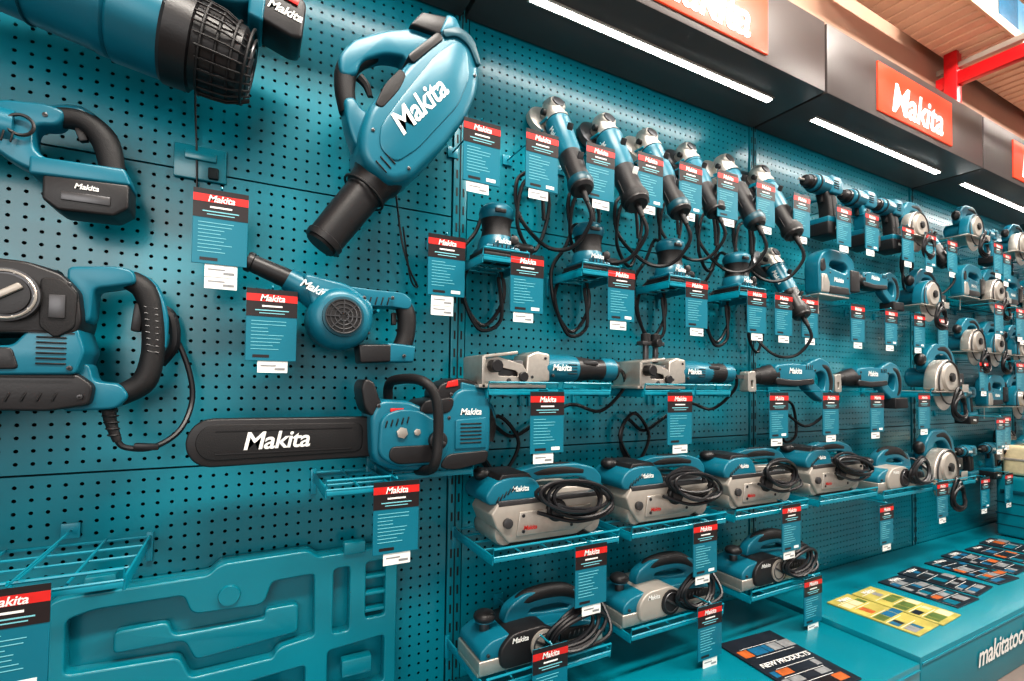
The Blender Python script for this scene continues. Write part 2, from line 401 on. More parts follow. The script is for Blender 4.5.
b.tube([(-.200,Y,1.186),(-.176,Y,1.168),(-.163,Y,1.12),(-.160,Y,1.05),(-.173,Y,.992),(-.212,Y,.965)],[.019,.021,.0195,.019,.021,.020],RUB,n=18)
b.tube([(-.205,Y+.001,1.197),(-.165,Y+.001,1.178),(-.145,Y+.001,1.12),(-.143,Y+.001,1.06)],[.010,.009,.008,.005],TEAL,n=10)
b.box((-.185,Y,1.115),(.016,.018,.055),BLACK,(0,6,0),bev=.004)
for k in range(8): b.tube([(-.174+.001*k,Y-.0185,1.135-.012*k),(-.152+.0005*k,Y-.0165,1.132-.012*k)],.0015,BLACK,n=5,k=1)
b.tube([(-.225,Y,.955),(-.222,Y,.92),(-.21,Y,.880)],[.013,.010,.007],RUB,n=10)
for k in range(5): b.ring((-.2245+.0022*k,Y,.94-.012*k),(0,0,1),.0125-.0009*k,.0018,RUB,12,5)
b.tube([(-.212,Y,.885),(-.198,Y,.868),(-.155,Y,.866),(-.115,Y+.02,.895),(-.098,Y+.05,.95),(-.104,Y+.06,1.01),(-.13,Y+.07,1.08),(-.17,Y+.08,1.13),(-.2,-.03,1.14)],.0055,CORD,n=8)
b.box((-.165,Y,.868),(.04,.016,.012),CORD,(0,5,0))
b.tube([(-.175,-.03,1.15),(-.14,-.05,1.13),(-.132,-.06,1.07),(-.155,-.05,1.03)],.010,CORD,n=8)
for x in (-.3,-.5): b.cyl((x,0,.99),(x,-.12,.99),.005,WIRE,n=8)
put(b.mesh('rotary_hammer_drill'),'rotary_hammer_drill')
# leaf blower
Y=-.14;b=MB()
cx,cz=.33,1.64
b.M=Matrix.Translation((cx,0,cz))@Matrix.Diagonal((.95,1,.96,1))@Matrix.Translation((-cx,0,-cz))
b.prism([(.198,1.487),(.215,1.455),(.268,1.428),(.318,1.450),(.40,1.545),(.458,1.632),(.486,1.70),(.492,1.77),(.474,1.834),(.43,1.850),(.385,1.825),(.320,1.748),(.262,1.665),(.212,1.590),(.196,1.53)],Y-.070,Y+.070,TEAL,.020,1,4)
b.prism([(.240,1.50),(.278,1.475),(.33,1.52),(.43,1.65),(.46,1.73),(.452,1.80),(.42,1.81),(.37,1.76),(.28,1.62),(.24,1.55)],Y-.074,Y,TEAL,.004,1,2)
b.prism([(.385,1.825),(.43,1.848),(.47,1.83),(.49,1.77),(.478,1.765),(.455,1.81),(.42,1.822),(.392,1.805)],Y-.077,Y,TEALD,.003,1,2)
b.prism([(.30,1.735),(.345,1.785),(.375,1.818),(.392,1.805),(.355,1.765),(.315,1.72)],Y-.0735,Y,BLACK,.003,1,2)
b.prism([(.196,1.51),(.176,1.56),(.166,1.62),(.19,1.63),(.212,1.60),(.25,1.60),(.23,1.52)],Y-.030,Y+.030,TEAL,.008,1)
b.prism([(.158,1.67),(.152,1.715),(.185,1.765),(.26,1.812),(.34,1.845),(.40,1.85),(.42,1.80),(.36,1.745),(.315,1.735),(.31,1.762),(.26,1.755),(.205,1.72),(.195,1.68)],Y-.028,Y+.028,TEAL,.008,1)
b.tube([(.182,Y-.002,1.60),(.172,Y-.002,1.66),(.182,Y-.002,1.715),(.235,Y-.002,1.762)],[.021,.024,.026,.022],RUB,n=16)
b.tube([(.205,Y,1.695),(.222,Y,1.68),(.232,Y,1.655)],[.012,.010,.006],RUB)
b.prism([(.315,1.835),(.345,1.878),(.415,1.890),(.430,1.862),(.40,1.835)],Y-.042,Y+.042,BLACK,.006,0)
b.prism([(.39,1.84),(.41,1.893),(.432,1.893),(.452,1.86),(.43,1.835)],Y-.046,Y+.046,TEAL,.006,0)
b.lathe((.262,Y,1.478),(.130,Y,1.285),[(0,.060),(.10,.060),(.14,.053),(.28,.050),(.30,.044),(.93,.041),(.94,.044),(1,.043)],BLACK,40)
b.lathe((.133,Y,1.290),(.126,Y,1.280),[(0,.036),(1,.035)],RUB,28)
b.ring((.222,Y,1.420),(.11,0,.154),.053,.003,RUB,36)
b.text('Makita',(.333,Y-.0755,1.622),.070,WHITE,50)
b.prism([(.228,1.60),(.245,1.595),(.285,1.65),(.30,1.69),(.285,1.70),(.25,1.655)],Y-.072,Y,RUB,.003,1)
b.vents(.245,1.46,Y-.0715,6,.010,.012,.034,-42);b.screws([(.225,1.54),(.31,1.47),(.44,1.60),(.475,1.74),(.40,1.83)],Y-.071)
b.M=Matrix()
b.tube([(.33,-.03,1.48),(.345,-.04,1.36),(.37,-.03,1.29),(.395,-.02,1.25),(.375,-.02,1.27),(.35,-.03,1.40)],.0025,CORD,n=6)
for x,z in ((.3,1.62),(.4,1.75)): b.cyl((x,0,z),(x,-.12,z),.005,WIRE,n=8)
put(b.mesh('leaf_blower'),'leaf_blower')
# handheld blower
Y=-.10;b=MB()
b.lathe((-.005,Y,1.252),(.085,Y,1.218),[(0,.020),(.03,.022),(.12,.022),(.14,.019),(.9,.022),(.92,.026),(1,.026)],BLACK,28)
b.lathe((.075,Y,1.222),(.19,Y,1.165),[(0,.026),(.3,.031),(1,.048)],TEAL,28)
b.lathe((.186,Y+.055,1.140),(.186,Y-.050,1.140),[(0,.05),(.08,.066),(.15,.071),(.75,.071),(.92,.064),(1,.05)],TEAL,44)
b.prism([(.10,1.235),(.20,1.218),(.26,1.175),(.25,1.12),(.16,1.10),(.12,1.17)],Y-.035,Y+.04,TEAL,.010,1)
b.cyl((.186,Y-.045,1.140),(.186,Y-.062,1.140),.044,TEALD,n=32);b.cyl((.186,Y-.055,1.140),(.186,Y-.064,1.140),.038,RUB,n=32)
for r in (.010,.019,.028,.037): b.ring((.186,Y-.064,1.140),(0,1,0),r,.0018,DGREY,28)
for i in range(8):
    q=i*math.pi/4;b.box((.186+.022*math.cos(q),Y-.065,1.140+.022*math.sin(q)),(.032,.003,.0025),DGREY,(0,-math.degrees(q),0),bev=0)
b.prism([(.20,1.215),(.26,1.212),(.33,1.212),(.352,1.195),(.345,1.172),(.30,1.176),(.24,1.172)],Y-.024,Y+.024,TEAL,.006,.012)
b.tube([(.330,Y,1.192),(.343,Y,1.16),(.342,Y,1.11),(.328,Y,1.072)],[.020,.023,.022,.023],RUB,n=16)
b.tube([(.352,Y+.001,1.19),(.361,Y+.001,1.15),(.359,Y+.001,1.09)],[.008,.008,.006],TEAL,n=8)
b.box((.312,Y,1.15),(.012,.014,.03),BLACK);b.prism([(.225,1.082),(.30,1.086),(.30,1.045),(.23,1.040)],Y-.031,Y+.031,BLACK,.004,0)
b.prism([(.29,1.09),(.36,1.085),(.355,1.045),(.29,1.043)],Y-.030,Y+.030,TEAL,.005,0)
b.text('Makita',(.128,Y-.0405,1.198),.025,WHITE,-24);b.screws([(.235,1.19),(.245,1.11),(.14,1.12),(.30,1.195),(.33,1.06)],Y-.034)
b.vents(.25,1.185,Y-.024,4,.014,.001,.02,75)
b.cyl((.27,0,1.165),(.27,-.12,1.165),.004,WIRE,n=8)
put(b.mesh('handheld_blower'),'handheld_blower')
# chainsaw
Y=-.13;b=MB()
def stad(cx,cz,r,x1,zt,zb,n=9): return [(cx+r*.9*math.cos(math.pi/2+math.pi*i/(n-1)),cz+r*math.sin(math.pi/2+math.pi*i/(n-1))) for i in range(n)]+[(x1,zb),(x1,zt)]
b.prism(stad(-.058,.872,.048,.275,.918,.828),Y-.016,Y+.014,BLACK,.004,1)
b.prism(stad(-.052,.873,.036,.235,.906,.841),Y-.0185,Y,RUB,.002,1)
for z in (.850,.896): b.box((.08,Y-.019,z),(.26,.002,.002),BLACK,bev=0)
b.text('Makita',(.060,Y-.0195,.873),.050,WHITE,1)
b.prism([(.248,.835),(.243,.925),(.262,.958),(.33,.955),(.36,.94),(.42,.945),(.45,.985),(.52,.985),(.535,.95),(.535,.83),(.51,.802),(.44,.792),(.30,.798),(.26,.815)],Y-.058,Y+.058,TEAL,.010,1)
b.prism([(.258,.835),(.262,.92),(.30,.938),(.35,.935),(.40,.905),(.425,.85),(.40,.808),(.30,.808)],Y-.068,Y,TEAL,.006,1)
b.prism([(.28,.83),(.285,.855),(.39,.855),(.405,.835),(.39,.815),(.30,.815)],Y-.072,Y,BLACK,.003,1)
b.prism([(.40,.80),(.42,.83),(.53,.835),(.525,.805),(.44,.790)],Y-.061,Y+.06,BLACK,.004,1)
b.prism([(.35,.925),(.36,.955),(.44,.965),(.43,.925)],Y-.061,Y+.06,BLACK,.004,1)
b.cyl((.392,Y-.060,.865),(.392,Y-.084,.865),.021,BLACK,n=20);b.box((.392,Y-.086,.865),(.034,.008,.008),DGREY,(0,30,0))
b.cyl((.31,Y-.065,.885),(.31,Y-.074,.885),.013,SILV,n=6);b.cyl((.345,Y-.065,.885),(.345,Y-.072,.885),.008,SILV,n=6)
b.vents(.275,.905,Y-.069,5,.012,.002,.016,75)
b.prism([(.232,.93),(.222,.985),(.230,1.005),(.250,.998),(.264,.955),(.283,.935),(.27,.91)],Y-.055,Y+.04,BLACK,.005,1)
b.tube([(.315,Y+.06,.90),(.305,Y+.04,.985),(.315,Y-.02,1.004),(.350,Y-.09,1.0),(.376,Y-.105,.96),(.382,Y-.105,.88),(.374,Y-.10,.81),(.36,Y-.03,.792)],.0115,RUB,n=12)
b.prism([(.395,.95),(.40,.992),(.46,1.012),(.535,.990),(.548,.955),(.48,.948)],Y-.045,Y+.05,BLACK,.005,1);b.prism([(.42,.985),(.425,1.0),(.45,1.006),(.452,.99)],Y-.048,Y+.04,RED,.002,0)
b.prism([(.455,.95),(.458,1.0),(.53,.985),(.54,.95)],Y-.050,Y+.052,TEAL,.005,0)
b.tube([(.50,Y,.955),(.552,Y,.935),(.560,Y,.87),(.52,Y,.815)],.014,TEAL,n=12);b.tube([(.548,Y-.001,.93),(.5605,Y-.001,.89),(.553,Y-.001,.85)],.0155,RUB,n=12)
b.prism([(.44,.84),(.44,.91),(.52,.915),(.522,.84)],Y-.062,Y,TEAL,.003,0);b.vents(.48,.855,Y-.0625,6,0,.009,.055)
b.text('Makita',(.480,Y-.0595,.928),.022,WHITE);b.screws([(.26,.945),(.425,.915),(.43,.97)],Y-.058)
b.box((.30,Y-.060,.935),(.03,.006,.008),RED,bev=.001)
put(b.mesh('cordless_chainsaw'),'cordless_chainsaw')
shelf(.15,.775,.13,.22);shelf(-.62,.665,.45,.26);shelf(.30,.785,.20,.16)
# moulded tool case
b=MB()
out=[(-.335,.24),(-.335,.555),(-.31,.58),(-.06,.583),(-.04,.603),(.14,.606),(.16,.588),(.335,.592),(.347,.575),(.347,.24)]
b.prism(out,0,-.022,WALL,.006,0)
rA=[(-.295,.43),(-.295,.54),(-.25,.552),(-.10,.552),(-.085,.51),(.045,.505),(.06,.552),(.155,.555),(.158,.405),(.08,.395),(.07,.375),(-.09,.372),(-.11,.42)]
rB=[(.19,.40),(.19,.558),(.235,.560),(.235,.40)];rC=[(.265,.42),(.265,.562),(.32,.564),(.32,.42)]
rD=[(-.305,.26),(-.305,.39),(-.15,.39),(-.15,.26)];rE=[(-.11,.26),(-.11,.335),(.14,.350),(.14,.26)];rF=[(.18,.26),(.18,.37),(.32,.38),(.32,.26)]
b.holed([(x*.985,z-.004 if z>.3 else z) for x,z in out],[rA,rB,rC,rD,rE,rF],-.020,-.055,WALL,.004,.014)
b.prism([(-.22,.45),(-.22,.495),(-.13,.495),(-.12,.465),(.05,.465),(.05,.485),(.12,.485),(.12,.42),(-.08,.405),(-.10,.45)],-.02,-.044,WALL,.005,.012)
b.lathe((-.02,-.02,.535),(-.02,-.062,.535),[(0,.026),(.7,.024),(1,.020)],WALL,28)
b.box((-.22,-.05,.32),(.08,.03,.03),WALL,bev=.005);b.box((.25,-.05,.32),(.07,.03,.04),WALL,bev=.005);b.box((.02,-.05,.305),(.14,.03,.022),WALL,bev=.005)
for z in (.44,.48,.52): b.box((.2925,-.035,z),(.05,.03,.008),WALL,bev=.002)
for x in (-.24,.24): b.box((x,-.05,.60),(.05,.025,.03),WALL,bev=.004)
put(b.mesh('moulded_tool_case'),'moulded_tool_case')
b=MB();b.box((-.10,-.006,1.476),(.10,.008,.075),WALL,bev=.003);b.box((-.10,-.012,1.49),(.06,.01,.02),WALL,bev=.003);b.box((-.075,-.014,1.455),(.02,.012,.025),WALLD)
b.tube([(-.116,-.01,1.72),(-.113,-.012,1.6),(-.108,-.012,1.5),(-.105,-.012,1.41)],.0022,CORD,n=6)
put(b.mesh('tether_bracket'),'tether_bracket')
# ------------------------------------------------------------------ generic tools
def coil(b,c,rx,rz,n,r=.0056,tilt=0,dy=.004,seed=1):
    P=[];rr=random.Random(seed);ks=[rr.uniform(.70,1.2) for _ in range(n+1)];ox=[rr.uniform(-.22,.22) for _ in range(n+1)];kz=[rr.uniform(.6,1.3) for _ in range(n+1)]
    for i in range(n*10):
        t=i/10;j=int(t);u=t-j;k=ks[j]*(1-u)+ks[j+1]*u;o=ox[j]*(1-u)+ox[j+1]*u;kk=kz[j]*(1-u)+kz[j+1]*u
        q=t*2*math.pi
        x=rx*(k*math.cos(q)+o);z=rz*(kk*math.sin(q)-o)
        P.append((c[0]+x*math.cos(tilt)-z*math.sin(tilt),c[1]-dy*t+.005*math.sin(i*1.3),c[2]+x*math.sin(tilt)+z*math.cos(tilt)))
    b.tube(P,r,CORD,n=7,k=3)
def T_grinder(v=0):
    b=MB();A=Vector((0,-.47,-.883));N=Vector((0,-.883,.47));X=Vector((1,0,0))
    h=Vector((0,-.055,0));tip=lambda t,o=0:h+A*t+N*o
    L=.31 if v<2 else .28;R=.034 if v!=1 else .037
    b.lathe(tip(-.040),tip(.048),[(0,.014),(.10,.026),(.35,.032),(.6,.033),(.8,.030),(.82,.036),(1,.036)],SILV,10)
    b.cyl(tip(-.005,-.05),tip(-.005,.030),.026,SILV,n=28);b.cyl(tip(-.005,-.045),tip(-.005,-.068),.012,DGREY,n=16)
    b.cyl(tip(-.005,.028),tip(-.005,.034),.018,DGREY,n=20)
    b.lathe(tip(-.005,-.028),tip(-.005,-.050),[(0,.052),(.15,.060),(.9,.062),(1,.060)],DGREY if v%2 else SILV,36)
    if v>=2: b.cyl(tip(-.005,-.060),tip(-.005,-.066),.056,BLACK,n=36)
    for sx in (-1,1):
        for o in (.022,-.022): b.cyl(tip(.030,o)+X*sx*.022,tip(.052,o)+X*sx*.022,.004,DGREY,n=8)
        b.cyl(tip(.012)+X*sx*.028,tip(.012)+X*sx*.042,.009,BLACK,n=12)
    tf=.60 if v!=2 else .40
    b.lathe(tip(.046),tip(L*tf),[(0,R+.001),(.04,R+.002),(.10,R+.002),(.12,R),(.8,R-.001),(1,R-.004)],TEAL,28)
    b.ring(tip(.05),A,R+.001,.0022,BLACK,28)
    b.lathe(tip(L*tf-.004),tip(L),[(0,R-.003),(.1,R-.002),(.5,R-.006),(.8,R-.002),(.94,R-.003),(1,R-.010)],BLACK,28)
    b.lathe(tip(L-.035),tip(L-.012),[(0,R-.001),(.5,R+.001),(1,R-.003)],TEALD if v%2==0 else RUB,24)
    for k in range(5):
        for sx in (-1,1): b.box(tip(L*(tf+.16+.035*k),0)+X*sx*(R-.0035),(.004,.022,.003),RUB,(62,0,0),bev=.001,seg=1)
    b.box(tip(L*.36,R-.001),(.016,.03,.010),BLACK,(-62,0,0))
    b.box(tip(L*.72,R-.006),(.016,.035,.006),WHITE if v==1 else DGREY,(-62,0,0),bev=.002)
    b.text('Makita',tip(L*.36)-X*(R+.0012)+N*.004,.024,WHITE,right=A,up=N)
    e=tip(L-.01);b.tube([e,e+A*.05],[.010,.006],RUB,n=10)
    e2=e+A*.045;z0=e2.z
    b.tube([e2,e2+Vector((.01,-.005,-.05)),e2+Vector((-.015,.04,-.11)),e2+Vector((-.06,.10,-.10)),Vector((-.095,-.035,z0)),Vector((-.10,-.03,z0+.10)),Vector((-.04,-.03,z0+.13)),Vector((.005,-.03,z0+.05)),Vector((-.04,-.03,z0-.09)),Vector((-.10,-.035,z0-.03)),Vector((-.085,-.035,z0+.09)),Vector((-.03,-.035,z0+.10)),Vector((-.015,-.035,z0))],.0055,CORD,n=7)
    b.cyl((-.035,0,-.035),(-.035,-.08,-.035),.004,WIRE,n=8);b.cyl((.035,0,-.035),(.035,-.08,-.035),.004,WIRE,n=8);b.box((0,-.004,-.035),(.1,.006,.03),WIRE)
    return b.mesh('angle_grinder')
def T_psander(v=0):
    b=MB();y=-.12
    b.box((0,y,.006),(.114,.104,.010),RUB,bev=.002);b.box((0,y,.016),(.110,.10,.010),BLACK,bev=.003);b.box((0,y,.026),(.098,.09,.014),TEAL,bev=.006)
    b.lathe((0,y,.02),(0,y,.15),[(0,.048),(.15,.049),(.26,.046),(.36,.038),(.6,.035),(.68,.041),(.80,.047),(.90,.044),(.97,.034),(1,.018)],TEAL,32)
    b.lathe((0,y,.060),(0,y,.108),[(0,.042),(.1,.040),(.5,.0368),(.9,.040),(1,.042)],RUB,32)
    b.lathe((.03,y,.045),(.115,y+.02,.05),[(0,.018),(.5,.018),(.55,.015),(1,.016)],BLACK,18)
    b.cyl((.03,y-.035,.05),(.03,y-.05,.05),.012,BLACK,n=14)
    b.box((-.01,y-.045,.122),(.03,.006,.010),BLACK,bev=.001);b.text('Makita',(-.005,y-.0505,.042),.018,WHITE)
    b.vents(-.03,.030,y-.0485,6,.012,0,.008,90)
    b.tube([(.0,y+.03,.14),(.0,y+.07,.165),(-.02,y+.09,.10),(-.07,-.03,.02),(-.05,-.03,-.10),(.01,-.03,-.16),(.07,-.03,-.08),(.05,-.035,.01),(-.02,-.035,.02),(-.06,-.035,-.06),(-.01,-.035,-.17),(.06,-.035,-.14),(.05,-.035,-.02)],.0056,CORD,n=7)
    return b.mesh('palm_sander')
def T_joiner(v=0):
    b=MB();y=-.14
    b.box((.07,y,.006),(.19,.12,.008),SILV,bev=.001);b.box((-.012,y,.04),(.010,.12,.078),SILV,bev=.002)
    b.box((.035,y,.084),(.095,.12,.008),SILV,(0,-8,0),bev=.002);b.box((.055,y,.045),(.11,.080,.056),DGREY,bev=.006)
    b.holed([(-.012,.012),(-.012,.07),(.03,.078),(.10,.06),(.13,.012)],[[(.03,.030),(.03,.055),(.085,.045),(.09,.030)]],y-.052,y-.046,SILV,.001,.006)
    b.cyl((.015,y-.050,.055),(.015,y-.082,.055),.016,BLACK,n=10);b.cyl((.10,y-.04,.03),(.10,y-.062,.03),.013,BLACK,n=10)
    b.cyl((.06,y-.04,.02),(.06,y-.056,.02),.006,DGREY,n=8)
    b.prism([(.115,.012),(.12,.085),(.15,.098),(.19,.092),(.19,.018)],y-.040,y+.040,SILV,.006,0)
    b.lathe((.18,y,.055),(.295,y,.055),[(0,.040),(.05,.041),(.1,.038),(.8,.037),(1,.034)],TEAL,28)
    b.lathe((.285,y,.055),(.44,y,.055),[(0,.034),(.1,.035),(.5,.029),(.85,.033),(.96,.031),(1,.02)],BLACK if v==0 else TEAL,28)
    if v==0: b.lathe((.385,y,.055),(.425,y,.055),[(0,.031),(.5,.0345),(1,.033)],TEAL,28)
    else:
        for x in (.06,.10): b.cyl((x,y,.08),(x,y,.145),.009,DGREY,n=16);b.cyl((x,y,.135),(x,y,.17),.015,RUB,n=12)
        b.box((.08,y,.14),(.09,.03,.012),DGREY,bev=.003);b.cyl((.08,y-.015,.14),(.08,y-.04,.14),.012,BLACK,n=10)
        b.lathe((.31,y,.055),(.39,y,.055),[(0,.0335),(.5,.0315),(1,.0335)],RUB,24)
    b.vents(.265,.065,y-.036,4,.0,-.008,.03);b.screws([(.135,.03),(.175,.08),(.20,.035)],y-.040)
    b.box((.33,y-.028,.072),(.05,.010,.010),DGREY)
    b.text('Makita',(.228,y-.0395,.056),.024,WHITE)
    b.tube([(.43,y,.055),(.47,y,.05),(.49,y+.02,.0),(.45,y+.08,-.07),(.36,-.03,-.05),(.25,-.025,-.10),(.16,-.025,-.14),(.08,-.03,-.10),(.06,-.03,-.19),(.12,-.03,-.25),(.18,-.03,-.16),(.11,-.035,-.08),(.05,-.035,-.15),(.10,-.035,-.24)],.0055,CORD,n=7)
    return b.mesh('biscuit_joiner')
def T_belt(v=0):
    b=MB();y0,y1=-.225,-.090
    b.prism([(.01,.045),(.02,.012),(.05,0),(.31,0),(.345,.012),(.355,.045),(.33,.07),(.04,.07)],y0+.012,y1,RUB,.002,1)
    b.cyl((.045,y0+.006,.036),(.045,y1,.036),.033,SILV,n=24);b.cyl((.318,y0+.006,.036),(.318,y1,.036),.033,SILV,n=24)
    b.prism([(.015,.055),(.05,.012),(.26,.010),(.315,.030),(.365,.075),(.365,.118),(.02,.118),(.0,.09)],y0-.004,y1-.01,GREY,.005,0)
    b.prism([(.07,.028),(.25,.026),(.30,.055),(.31,.09),(.08,.09)],y0-.009,y0+.01,SILV,.003,0)
    b.box((.34,-.16,.095),(.06,.115,.04),SILV,bev=.006)
    b.prism([(.02,.108),(.02,.122),(.36,.122),(.36,.108)],y0-.005,y1-.01,DGREY,.002,0)
    b.cyl((.045,y0-.002,.065),(.045,y0-.014,.065),.013,DGREY,n=12);b.screws([(.09,.04),(.24,.04),(.29,.075),(.09,.08),(.34,.10)],y0-.009,.005)
    b.prism([(-.005,.112),(-.015,.135),(.01,.168),(.05,.178),(.12,.176),(.145,.155),(.16,.112)],y0+.002,y1+.01,TEAL,.006,1)
    b.prism([(.02,.162),(.035,.186),(.115,.186),(.13,.166)],y0+.008,y1,BLACK,.004,0)
    b.prism([(.13,.105),(.14,.14),(.30,.135),(.355,.118),(.36,.10)],y0+.02,y1+.01,BLACK if v%2 else GREY,.006,0)
    b.holed([(.10,.115),(.10,.178),(.16,.190),(.30,.188),(.36,.172),(.385,.145),(.375,.105),(.33,.105)],[[(.155,.132),(.15,.156),(.18,.163),(.30,.161),(.335,.15),(.33,.132)]],-.178,-.142,TEAL,.006,.015)
    b.tube([(.15,-.160,.174),(.20,-.160,.177),(.26,-.160,.177),(.32,-.160,.170)],[.018,.021,.021,.019],RUB,n=14)
    b.ell((.015,-.13,.176),(.026,.026,.018),BLACK)
    b.cyl((.19,y0+.03,.085),(.19,y0-.018,.085),.030,BLACK,n=24);b.cyl((.19,y0-.016,.085),(.19,y0-.022,.085),.02,DGREY,n=12)
    b.vents(.02,.125,y0+.001,5,.011,.006,.018,60)
    coil(b,(.24,y0-.022,.118),.105,.038,5,r=.0052,tilt=-.18,dy=.005,seed=v+2)
    b.tube([(.36,-.16,.13),(.395,-.19,.11),(.36,y0-.03,.07),(.24,y0-.035,.055),(.12,y0-.03,.09)],.0052,CORD,n=7)
    b.text('Makita',(.085,y0+.0005,.148),.020,WHITE);b.text('Makita',(.11,y0-.0102,.048),.016,RED)
    return b.mesh('belt_sander')
def T_planer(v=0):
    b=MB();y0,y1=-.22,-.09
    b.box((.08,-.155,.006),(.17,.12,.010),SILV,bev=.002);b.box((.27,-.155,.006),(.17,.12,.010),SILV,bev=.002)
    b.prism([(-.004,.008),(-.004,.040),(.20,.038),(.355,.036),(.36,.008)],y0-.003,y1,SILV,.003,0)
    b.prism([(.0,.037),(.0,.060),(.03,.080),(.10,.090),(.22,.088),(.30,.076),(.35,.060),(.355,.034)],y0,y1,TEAL,.005,.012)
    b.prism([(.05,.012),(.045,.06),(.08,.092),(.17,.095),(.215,.07),(.21,.012)],y0-.012,y1,BLACK if v==0 else GREY,.005,1)
    b.prism([(.22,.036),(.225,.07),(.33,.06),(.345,.036)],y0-.004,y1,BLACK,.003,0)
    b.cyl((.165,y0-.005,.05),(.165,y0-.016,.05),.036,GREY if v==0 else BLACK,n=28);b.ring((.165,y0-.016,.05),(0,1,0),.027,.002,DGREY)
    b.box((.165,y0-.017,.05),(.05,.004,.006),DGREY,(0,30,0),bev=.001)
    b.holed([(.09,.085),(.10,.120),(.15,.146),(.26,.146),(.33,.120),(.352,.078),(.34,.05),(.28,.06)],[[(.15,.098),(.16,.116),(.25,.118),(.295,.10),(.285,.086),(.2,.090)]],-.173,-.137,TEAL,.006,.015)
    b.tube([(.13,-.155,.124),(.16,-.155,.136),(.22,-.155,.140),(.28,-.155,.131),(.33,-.155,.102)],[.016,.020,.021,.021,.018],RUB,n=14)
    b.ell((.040,-.155,.112),(.028,.028,.016),BLACK);b.cyl((.040,-.155,.07),(.040,-.155,.105),.013,DGREY,n=14);b.ring((.04,-.155,.102),(0,0,1),.022,.002,TEAL)
    b.screws([(.02,.05),(.24,.025),(.33,.025)],y0-.003);b.vents(.25,.052,y0-.0045,5,.014,0,.016,70,m=DGREY)
    coil(b,(.25,y0-.02,.075),.070,.045,4,r=.0052,tilt=.2,dy=.005,seed=5+v)
    b.tube([(.33,-.155,.09),(.38,-.17,.10),(.37,y0-.02,.04),(.28,y0-.025,.02),(.18,y0-.03,.06)],.0052,CORD,n=7)
    b.text('Makita',(.10,y0-.0128,.075),.018,WHITE)
    return b.mesh('power_planer')
def T_drill(v=0):
    b=MB();y=-.13
    b.lathe((-.09,y,0),(-.045,y,0),[(0,.010),(.1,.018),(.5,.020),(.52,.023),(1,.023)],BLACK,12);b.cyl((-.115,y,0),(-.09,y,0),.004,SILV,n=8)
    b.lathe((-.052,y,0),(.03,y,0),[(0,.024),(.05,.028),(.25,.028),(.27,.031),(.8,.031),(1,.030)],TEAL,24)
    b.prism([(.02,.030),(.07,.030),(.088,.015),(.088,-.018),(.07,-.03),(.02,-.03)],y-.029,y+.029,TEAL,.006,0)
    b.box((.083,y,0),(.02,.05,.045),BLACK,bev=.006);b.ring((-.034,y,0),(1,0,0),.029,.0025,BLACK)
    b.prism([(.0,-.02),(.055,-.015),(.065,-.07),(.072,-.12),(.025,-.125),(.018,-.07)],y-.019,y+.019,TEAL if v%2 else RUB,.005,1)
    b.prism([(.03,-.03),(.058,-.03),(.068,-.07),(.07,-.11),(.045,-.11)],y-.021,y+.021,RUB,.004,1)
    b.box((.008,y,-.045),(.014,.014,.03),RUB,bev=.004)
    b.prism([(-.01,-.115),(.09,-.108),(.095,-.13),(-.01,-.135)],y-.034,y+.034,TEAL,.004,0)
    b.prism([(-.015,-.133),(.095,-.128),(.092,-.17),(.07,-.178),(-.01,-.175)],y-.036,y+.036,BLACK,.005,0)
    b.vents(.045,.012,y-.030,4,0,-.008,.03)
    b.text('Makita',(-.005,y-.0325,0),.018,WHITE);b.text('Makita',(.04,y-.037,-.153),.016,WHITE)
    b.cyl((.03,0,-.04),(.03,y,-.04),.004,WIRE,n=8)
    return b.mesh('cordless_drill')
def T_recip(v=0):
    b=MB();y=-.14
    b.lathe((-.05,y,.03),(.06,y,.04),[(0,.018),(.2,.026),(.25,.024),(.45,.030),(.5,.028),(.7,.034),(1,.037)],RUB,24);b.holed([(-.085,-.02),(-.085,.045),(-.05,.05),(-.045,-.02)],[[(-.075,-.008),(-.075,.02),(-.058,.02),(-.058,-.008)]],y-.018,y+.018,SILV,.002,.006)
    b.box((-.10,y,.03),(.09,.002,.014),DGREY,bev=0)
    b.prism([(.04,.005),(.04,.075),(.13,.085),(.25,.08),(.28,.06),(.27,.01),(.15,.0)],y-.035,y+.035,TEAL,.008,1)
    b.prism([(.04,.005),(.04,.03),(.14,.022),(.26,.03),(.265,.008),(.15,.0)],y-.0375,y+.035,BLACK,.004,1)
    b.holed([(.25,.078),(.33,.106),(.39,.09),(.42,.04),(.42,-.01),(.395,-.055),(.34,-.05),(.25,.0)],[[(.285,.05),(.335,.066),(.37,.055),(.38,.02),(.37,-.015),(.345,-.022),(.285,.018)]],y-.018,y+.018,TEAL,.007,.02)
    b.tube([(.335,y-.001,.085),(.380,y-.001,.068),(.401,y-.001,.03),(.400,y-.001,-.01),(.38,y,-.038)],[.016,.021,.022,.021,.018],RUB,n=14)
    b.text('Makita',(.15,y-.0358,.055),.030,WHITE,0);b.vents(.215,.07,y-.0355,4,.012,0,.018,80);b.screws([(.06,.06),(.24,.02),(.27,.06)],y-.036)
    if v: b.prism([(.33,-.045),(.43,-.045),(.435,-.09),(.33,-.092)],y-.036,y+.036,BLACK,.005,0)
    else: b.tube([(.38,y,-.04),(.40,y,-.10),(.36,y+.06,-.16),(.28,-.03,-.10),(.30,-.03,-.22),(.38,-.03,-.20),(.36,-.03,-.08),(.29,-.03,-.07),(.28,-.03,-.18)],.0055,CORD,n=7)
    for x in (.1,.22): b.cyl((x,0,0),(x,y,.0),.004,WIRE,n=8)
    return b.mesh('reciprocating_saw')
